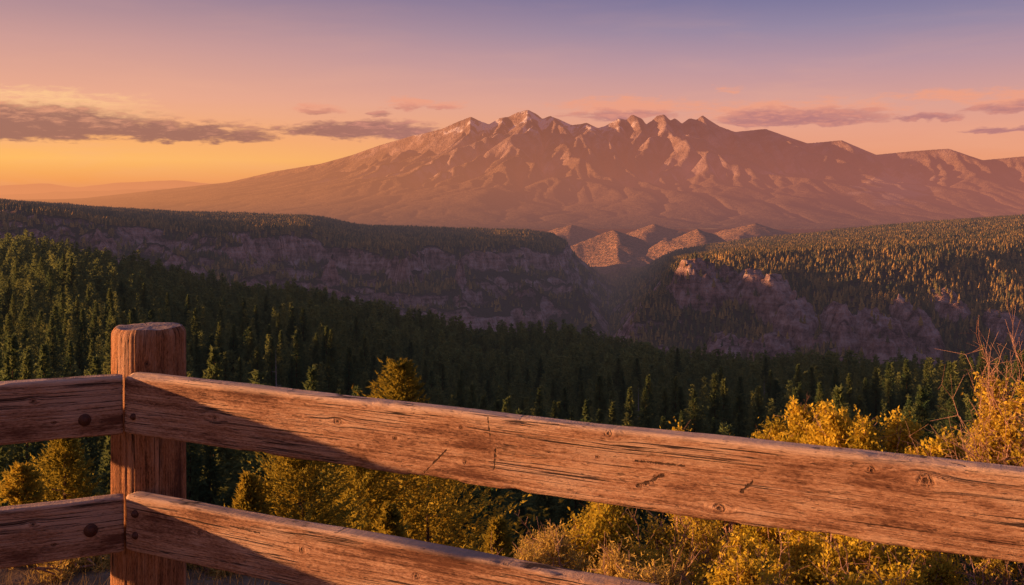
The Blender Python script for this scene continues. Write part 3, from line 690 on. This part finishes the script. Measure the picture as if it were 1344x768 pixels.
# ---------------------------------------------------------------- fence
RD = (1.95, -.95); RL = math.hypot(*RD)
def rk(px, py, zc):
    a = (px-672)/F; t = (1.05+2.7*a)/(1.95+.95*a); D = 2.7-.95*t
    return t*RL, CAMZ-(py-HZ)/F*D-zc
def wood(name, along='X', knots=(), marks=(), seed=0., dark=(.085, .036, .022, 1), midc=(.31, .155, .088, 1), light=(.57, .35, .225, 1), rough=1.):
    m, N = newmat(name)
    tc = N.new('ShaderNodeTexCoord'); X, Y, Z = N.sep(tc.outputs['Object'])
    if along == 'X': L, A, B = X, Z, Y
    else: L = Z; A = N.m('MULTIPLY', N.m('ARCTAN2', X, N.m('MULTIPLY', Y, -1.)), .1); B = 0.
    L0 = N.m('ADD', L, seed)
    wv = N.noise(N.vec(N.m('MULTIPLY', L0, 1.3), N.m('MULTIPLY', A, 3.), seed), 1., 2., .5)
    A1 = N.m('ADD', A, N.m('MULTIPLY', N.m('SUBTRACT', wv, .5), .025))
    jit = N.m('SUBTRACT', N.noise(N.vec(L, A, 2.), 90., 3., .65), .5)
    kmask = None; kring = None
    for (kx, kz, kr) in knots:
        dx = N.m('SUBTRACT', L, kx); dz = N.m('SUBTRACT', A, kz)
        dx2 = N.m('MULTIPLY', dx, dx); dz2 = N.m('MULTIPLY', dz, dz)
        g = N.m('EXPONENT', N.m('DIVIDE', N.m('ADD', N.m('MULTIPLY', dx2, .22), dz2), -2.6*kr*kr))
        A1 = N.m('SUBTRACT', A1, N.m('MULTIPLY', N.m('MULTIPLY', dz, g), .93))
        d3 = N.m('SQRT', N.m('ADD', N.m('MULTIPLY', dx2, .45+.5*((kx*37) % 1)), dz2))
        d3 = N.m('ADD', d3, N.m('MULTIPLY', jit, kr*1.5))
        mk = N.mr(d3, kr*1.3, kr*.5); core = N.mr(d3, kr*.5, kr*.1)
        rg = N.m('MAXIMUM', N.m('MULTIPLY', N.mr(N.m('ABSOLUTE', N.m('SUBTRACT', d3, kr*.85)), 0., kr*.3, 1., 0.), N.mr(jit, -.12, .14, .0, .8)), core)
        kmask = mk if kmask is None else N.m('MAXIMUM', kmask, mk); kring = rg if kring is None else N.m('MAXIMUM', kring, rg)
    fineg = N.noise(N.vec(N.m('MULTIPLY', L0, 5.), N.m('MULTIPLY', A1, 480.), N.m('MULTIPLY', B, 480.) if B else seed), 1., 6., .72)
    strk = N.noise(N.vec(N.m('MULTIPLY', L0, 1.0), N.m('MULTIPLY', A1, 120.), N.m('MULTIPLY', B, 120.) if B else seed), 1., 6., .7, .2)
    blot = N.noise(N.vec(N.m('MULTIPLY', L0, 3.2), N.m('MULTIPLY', A, 12.), N.m('ADD', B, 4.)), 1., 6., .68)
    grit = N.noise(N.vec(N.m('MULTIPLY', L0, 80.), N.m('MULTIPLY', A1, 300.), N.m('ADD', B, 4.)), 1., 4., .7)
    crn = N.noise(N.vec(N.m('MULTIPLY', L0, .8), N.m('MULTIPLY', A1, 60.), N.m('ADD', B, 8.)), 1., 3., .55)
    crack = N.mr(N.m('ABSOLUTE', N.m('SUBTRACT', crn, .5)), .014, .002, 0., 1.)
    crack = N.m('MULTIPLY', crack, N.mr(N.m('ADD', N.m('MULTIPLY', blot, .75), N.m('MULTIPLY', strk, .25)), .48, .54))
    crack = N.m('MAXIMUM', crack, N.mr(crn, .68, .71))
    crack = N.m('MAXIMUM', crack, N.m('MULTIPLY', N.mr(strk, .34, .26), .5))
    pit = N.mr(N.noise(N.vec(N.m('MULTIPLY', L0, 30.), N.m('MULTIPLY', A1, 190.), 1.), 1., 3.), .61, .71)
    mks = None
    for (x0, z0, x1, z1, w) in marks:
        ex, ez = x1-x0, z1-z0; ll = ex*ex+ez*ez
        dx = N.m('SUBTRACT', L, x0); dz = N.m('SUBTRACT', A, z0)
        t = N.m('DIVIDE', N.m('ADD', N.m('MULTIPLY', dx, ex), N.m('MULTIPLY', dz, ez)), ll, clamp=True)
        qx = N.m('SUBTRACT', dx, N.m('MULTIPLY', t, ex)); qz = N.m('SUBTRACT', dz, N.m('MULTIPLY', t, ez))
        d = N.m('SQRT', N.m('ADD', N.m('MULTIPLY', qx, qx), N.m('MULTIPLY', qz, qz)))
        d = N.m('ADD', d, N.m('MULTIPLY', jit, w*6.))
        v = N.mr(d, w*1.1, w*.2); mks = v if mks is None else N.m('MAXIMUM', mks, v)
    f = N.m('ADD', N.m('ADD', N.m('MULTIPLY', fineg, .60), N.m('MULTIPLY', strk, .60)), N.m('ADD', N.m('MULTIPLY', N.m('SUBTRACT', blot, .5), 1.1), N.m('MULTIPLY', N.m('SUBTRACT', grit, .5), .6)))
    col = N.ramp(f, [(.40, dark), (.55, midc), (.78, light)])
    col = N.mix(N.m('MULTIPLY', N.mr(blot, .5, .66), .45), col, (.38, .26, .20, 1))
    col = N.mix(N.m('MULTIPLY', N.mr(blot, .48, .34), .6), col, (.15, .06, .033, 1))
    dk = N.m('MAXIMUM', N.m('MULTIPLY', crack, .94), N.m('MULTIPLY', pit, .5))
    if kmask is not None:
        col = N.mix(N.m('MULTIPLY', kmask, .5), col, (.18, .075, .038, 1)); dk = N.m('MAXIMUM', dk, N.m('MULTIPLY', kring, .8))
    if mks is not None: dk = N.m('MAXIMUM', dk, N.m('MULTIPLY', mks, .85))
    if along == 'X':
        col = N.mix(N.m('MULTIPLY', N.mr(Z, .064, .078), .55), col, (.68, .50, .38, 1))  # rail top lightened in the colour, as if catching sky light
    col = N.mix(dk, col, (.022, .011, .008, 1))
    hgt = N.m('SUBTRACT', N.m('ADD', N.m('ADD', N.m('MULTIPLY', fineg, .6), N.m('MULTIPLY', grit, .7)), N.m('MULTIPLY', strk, .4)), N.m('MULTIPLY', dk, 1.))
    N.out(N.bsdf(col, .85, N.bump(hgt, 1., .0050*rough), .15)); return m
def endgrain(name):
    m, N = newmat(name); tc = N.new('ShaderNodeTexCoord'); X, Y, Z = N.sep(tc.outputs['Object'])
    wob = N.noise(tc.outputs['Object'], 14., 4.)
    rr = N.m('ADD', N.m('SQRT', N.m('ADD', N.m('MULTIPLY', X, X), N.m('MULTIPLY', Y, Y))), N.m('MULTIPLY', wob, .02))
    ring = N.m('SINE', N.m('MULTIPLY', rr, 900.)); an = N.m('ARCTAN2', X, Y)
    rad = N.mr(N.noise(N.vec(N.m('MULTIPLY', an, 5.), 0., 0.), 1., 3.), .60, .68)
    n = N.noise(tc.outputs['Object'], 90., 4.)
    col = N.mix(N.m('ADD', N.m('MULTIPLY', ring, .15), n), (.16, .10, .075, 1), (.48, .34, .27, 1)); col = N.mix(rad, col, (.04, .02, .015, 1))
    N.out(N.bsdf(col, .85, N.bump(N.m('SUBTRACT', n, rad), .9, .006), .2)); return m
M_end = endgrain('post_end_grain')
mrust, N = newmat('rusty_iron'); tcn = N.new('ShaderNodeTexCoord'); n_ = N.noise(tcn.outputs['Object'], 120., 4.)
bs = N.new('ShaderNodeBsdfPrincipled'); N.put(bs.inputs['Base Color'], N.mix(n_, (.03, .012, .008, 1), (.15, .055, .03, 1))); bs.inputs['Metallic'].default_value = .5; bs.inputs['Roughness'].default_value = .65
N.out(bs.outputs[0])

fence = empty('wooden_fence', 'weathered reddish-brown wooden rail fence with a round post, across the foreground', 'fence', (-1.04, 2.85, 0))
def rail(origin, ang, length, zc, h, th, mat, seed, bow=0.):
    n = int(length/.007); xs = np.linspace(0, length, n)
    cs = []; rad = .008; hw = h/2
    def seg(a, b, k): return [tuple(np.array(a)+(np.array(b)-np.array(a))*i/k) for i in range(k)]
    def arc(cx, cz, a0): return [(cx+rad*math.cos(a0+i*math.pi/8), cz+rad*math.sin(a0+i*math.pi/8)) for i in range(4)]
    cs += seg((0, hw-rad), (0, -hw+rad), 26) + arc(rad, -hw+rad, math.pi) + seg((rad, -hw), (th-rad, -hw), 6) + arc(th-rad, -hw+rad, -math.pi/2) + seg((th, -hw+rad), (th, hw-rad), 6) + arc(th-rad, hw-rad, 0) + seg((th-rad, hw), (rad, hw), 8) + arc(rad, hw-rad, math.pi/2)
    cs = np.array(cs); m = len(cs)
    Y = np.repeat(cs[None, :, 0], n, 0); Z = np.repeat(cs[None, :, 1], n, 0); Xg = np.repeat(xs[:, None], m, 1)
    isT = np.clip((Z-(hw-.022))/.022, 0, 1); isB = np.clip((-Z-(hw-.022))/.022, 0, 1); fr = np.clip(1-Y/.03, 0, 1)
    wav = fbm(xs*1.8+seed, xs*0+seed, 6, seed)[:, None]; wav2 = fbm(xs*2.0+seed+40, xs*0, 6, seed)[:, None]
    Z = Z+isT*(.006*wav)+isB*(.005*wav2)
    chip = np.clip(fbm(xs*5+seed*3, xs*0+.5, 6, 3)-.08, 0, .35)[:, None]*.024
    chb = np.clip(fbm(xs*6+seed*5, xs*0+.9, 5, 4)-.12, 0, .35)[:, None]*.022
    Z = Z-isT*fr*chip*(.7+.3*vn(Xg*60, Y*60))+isB*fr*chb; Y = Y+isT*fr*chip*.7+isB*fr*chb*.6
    lw = Z+.02*fbm(Xg*1.5, Z*5, 2, seed)
    Y = Y+.003*fbm(Xg*3+seed, Z*25, 4, seed+1)+(.0009*fbm(Xg*5, lw*120, 3, seed+2)+.0018*np.clip(fbm(Xg*2., lw*50, 3, seed+6)-.1, 0, 1))*fr
    Z = Z+.0015*fbm(Xg*6, Y*90+3, 3, seed+3)
    Z = Z+bow*np.sin(np.clip(Xg/length, 0, 1)*math.pi)
    e_ = np.clip(1-Xg/.012, 0, 1)+np.clip(1-(length-Xg)/.012, 0, 1)
    Y = Y+(th/2-Y)*e_*.06; Z = Z-Z*e_*.03
    V = np.stack([Xg, Y, Z], -1).reshape(-1, 3); i = np.arange(n*m).reshape(n, m)
    q = np.stack([i[:-1], np.roll(i, -1, 1)[:-1], np.roll(i, -1, 1)[1:], i[1:]], -1).reshape(-1, 4)[:, ::-1]
    c0 = len(V); V = np.vstack([V, [[0, th/2, 0], [length, th/2, 0]]])
    cap = [(i[0, j], i[0, (j+1) % m], c0) for j in range(m)]+[(i[-1, (j+1) % m], i[-1, j], c0+1) for j in range(m)]
    me = bpy.data.meshes.new('rail')
    me.from_pydata(V.tolist(), [], q.tolist()+cap); me.materials.append(mat)
    me.polygons.foreach_set('use_smooth', [True]*len(me.polygons)); me.update()
    o = bpy.data.objects.new('rail', me); C.objects.link(o); o.parent = fence
    o.location = (origin[0]-fence.location.x, origin[1]-fence.location.y, zc); o.rotation_euler = (0, 0, ang)
    return o
def bolt(ro, x, z, rad=.011):
    V = []; Fc = []; k = 14
    for (y, rr) in ((.002, rad*1.5), (-.0025, rad*1.5), (-.0035, rad*1.35), (-.004, rad), (-.008, rad*.92), (-.010, rad*.6), (-.0108, .0005)):
        for j in range(k):
            a = j*2*math.pi/k; V.append((math.cos(a)*rr, y, math.sin(a)*rr))
    for i in range(6):
        for j in range(k): Fc.append((i*k+j, i*k+(j+1) % k, (i+1)*k+(j+1) % k, (i+1)*k+j))
    o = npmesh('bolt', V, Fc, 4, mrust, parent=ro, smooth=True); o.location = (x, 0, z)
angR = math.atan2(RD[1], RD[0]); zt, zl = 1.08, .758
kt = [(283, 549, .008), (445, 553, .010), (472, 584, .004), (607, 561, .005), (612, 607, .007), (800, 569, .009), (785, 600, .005), (946, 667, .011), (1217, 631, .013), (1146, 617, .007), (520, 575, .005)]
knT = [rk(a, b, zt)+(c*.95,) for a, b, c in kt]
mkT = [rk(558, 621, zt)+rk(588, 590, zt)+(.0018,), rk(642, 548, zt)+rk(645, 572, zt)+(.0018,), rk(652, 590, zt)+rk(650, 615, zt)+(.0026,), rk(838, 638, zt)+rk(872, 624, zt)+(.0040,),
       rk(975, 645, zt)+rk(990, 632, zt)+(.003,), rk(835, 605, zt)+rk(900, 612, zt)+(.0018,)]
knL = [rk(a, b, zl)+(c,) for a, b, c in [(395, 722, .009), (545, 757, .008), (260, 700, .006)]]
mkL = [rk(300, 690, zl)+rk(340, 700, zl)+(.002,)]
wR1 = wood('weathered_rail_wood', 'X', knT, mkT, 1.3); wR2 = wood('weathered_lower_rail_wood', 'X', knL, mkL, 5.7)
wL1 = wood('left_rail_wood', 'X', [(.95, .03, .007), (1.0, -.03, .005)], [], 9.1)  # same wood colours as the long rails, own knots
wP = wood('post_wood', 'Z', [(1.18, .03, .008), (.7, -.04, .010)], [], 3.3, dark=(.06, .024, .010, 1), midc=(.33, .14, .06, 1), light=(.56, .28, .14, 1), rough=1.7)
J = (-1.052, 2.70)
r1 = rail(J, angR, 3.25, zt, .162, .05, wR1, 2, -.002)
r2 = rail((J[0]+.004, J[1]), angR, 3.25, zl, .150, .05, wR2, 8, -.002)
bolt(r2, .035, .030, .007); bolt(r2, .037, -.028, .007); bolt(r1, .035, -.03, .006)
dl = (-.918, -.398); Ll = 1.17
K = (J[0]-.002+dl[0]*Ll, J[1]-.002+dl[1]*Ll); angL = math.atan2(.398, .918)
r3 = rail(K, angL, Ll, zt-.003, .160, .05, wL1, 13); r4 = rail(K, angL, Ll+.003, zl-.004, .150, .05, wL1, 17)
bolt(r3, Ll-.095, -.030, .011); bolt(r4, Ll-.080, -.004, .012)
a3 = math.atan2(-1., .25); d3 = (math.cos(a3), math.sin(a3)); K2 = (K[0]-.015-d3[0]*2.6, K[1]+.006-d3[1]*2.6)
rail(K2, a3, 2.6, zt-.003, .160, .05, wL1, 21); rail(K2, a3, 2.6, zl-.004, .150, .05, wL1, 24)
def post(cx, cy, top, R, seed):
    na, nz_ = 180, 120; bv = .022; an = np.linspace(0, 2*math.pi, na, endpoint=False); zs = np.concatenate([np.linspace(-.3, top-bv, nz_), top-bv+bv*np.sin(np.linspace(.15, 1, 8)*math.pi/2)])
    Aa, Zz = np.meshgrid(an, zs)
    px2 = np.cos(Aa)*3; py2 = np.sin(Aa)*3
    gro = vn(px2*5.5+seed+.3*np.sin(Zz*3), py2*5.5+Zz*.5); gr = -.0045*np.clip(1-np.abs(gro-.5)*10, 0, 1)*np.clip(vn(px2*2+5, py2*2+Zz*2)*2-.6, 0, 1)
    gro2 = vn(px2*11+seed, py2*11+Zz*.9+9); gr2 = -.0018*np.clip(1-np.abs(gro2-.5)*6, 0, 1)
    Rr = R*(1+.008*fbm(px2*.4+Zz*1.2, py2*.4, 3, seed)+(top-Zz)*.02)+gr+gr2
    sh = np.clip((Zz-(top-bv))/bv, 0, 1); Rr = Rr-.011*sh**2.
    tz = .003*fbm(np.cos(Aa)*2.5, np.sin(Aa)*2.5, 3, seed+5)*np.clip((Zz-top+.1)/.1, 0, 1)
    V = np.stack([np.cos(Aa)*Rr, np.sin(Aa)*Rr, Zz+tz], -1).reshape(-1, 3)
    n0 = len(zs); i = np.arange(n0*na).reshape(n0, na)
    q = np.stack([i[:-1], np.roll(i, -1, 1)[:-1], np.roll(i, -1, 1)[1:], i[1:]], -1).reshape(-1, 4)
    Vt = []; cur = i[-1]; off = len(V); mi = [0]*len(q); q = q.tolist()
    for kf in (.93, .85, .7, .5, .3, .1):
        Rv = Rr[-1]*kf; pts = np.stack([np.cos(an)*Rv, np.sin(an)*Rv, top+tz[-1]*kf+.0025*fbm(np.cos(an)*Rv*40, np.sin(an)*Rv*40, 3, seed)], -1); Vt.append(pts)
        nw = np.arange(off, off+na); off += na
        for j in range(na): q.append([int(cur[j]), int(cur[(j+1) % na]), int(nw[(j+1) % na]), int(nw[j])]); mi.append(1)
        cur = nw
    V = np.vstack([V]+Vt+[[[0, 0, top]]])
    for j in range(na): q.append([int(cur[j]), int(cur[(j+1) % na]), off]); mi.append(1)
    me = bpy.data.meshes.new('post'); me.from_pydata(V.tolist(), [], q); me.materials.append(wP); me.materials.append(M_end)
    me.polygons.foreach_set('material_index', mi); me.polygons.foreach_set('use_smooth', [True]*len(q)); me.update()
    o = bpy.data.objects.new('post', me); C.objects.link(o); o.parent = fence; o.location = (cx-fence.location.x, cy-fence.location.y, 0); return o
post(-1.040, 2.852, 1.272, .101, 3)
post(K2[0]+.16, K2[1]+.05, 1.15, .10, 7)
e2 = (J[0]+3.2*math.cos(angR)+.066, J[1]+3.2*math.sin(angR)+.15)
post(e2[0], e2[1], 1.272, .10, 11)
print('done')
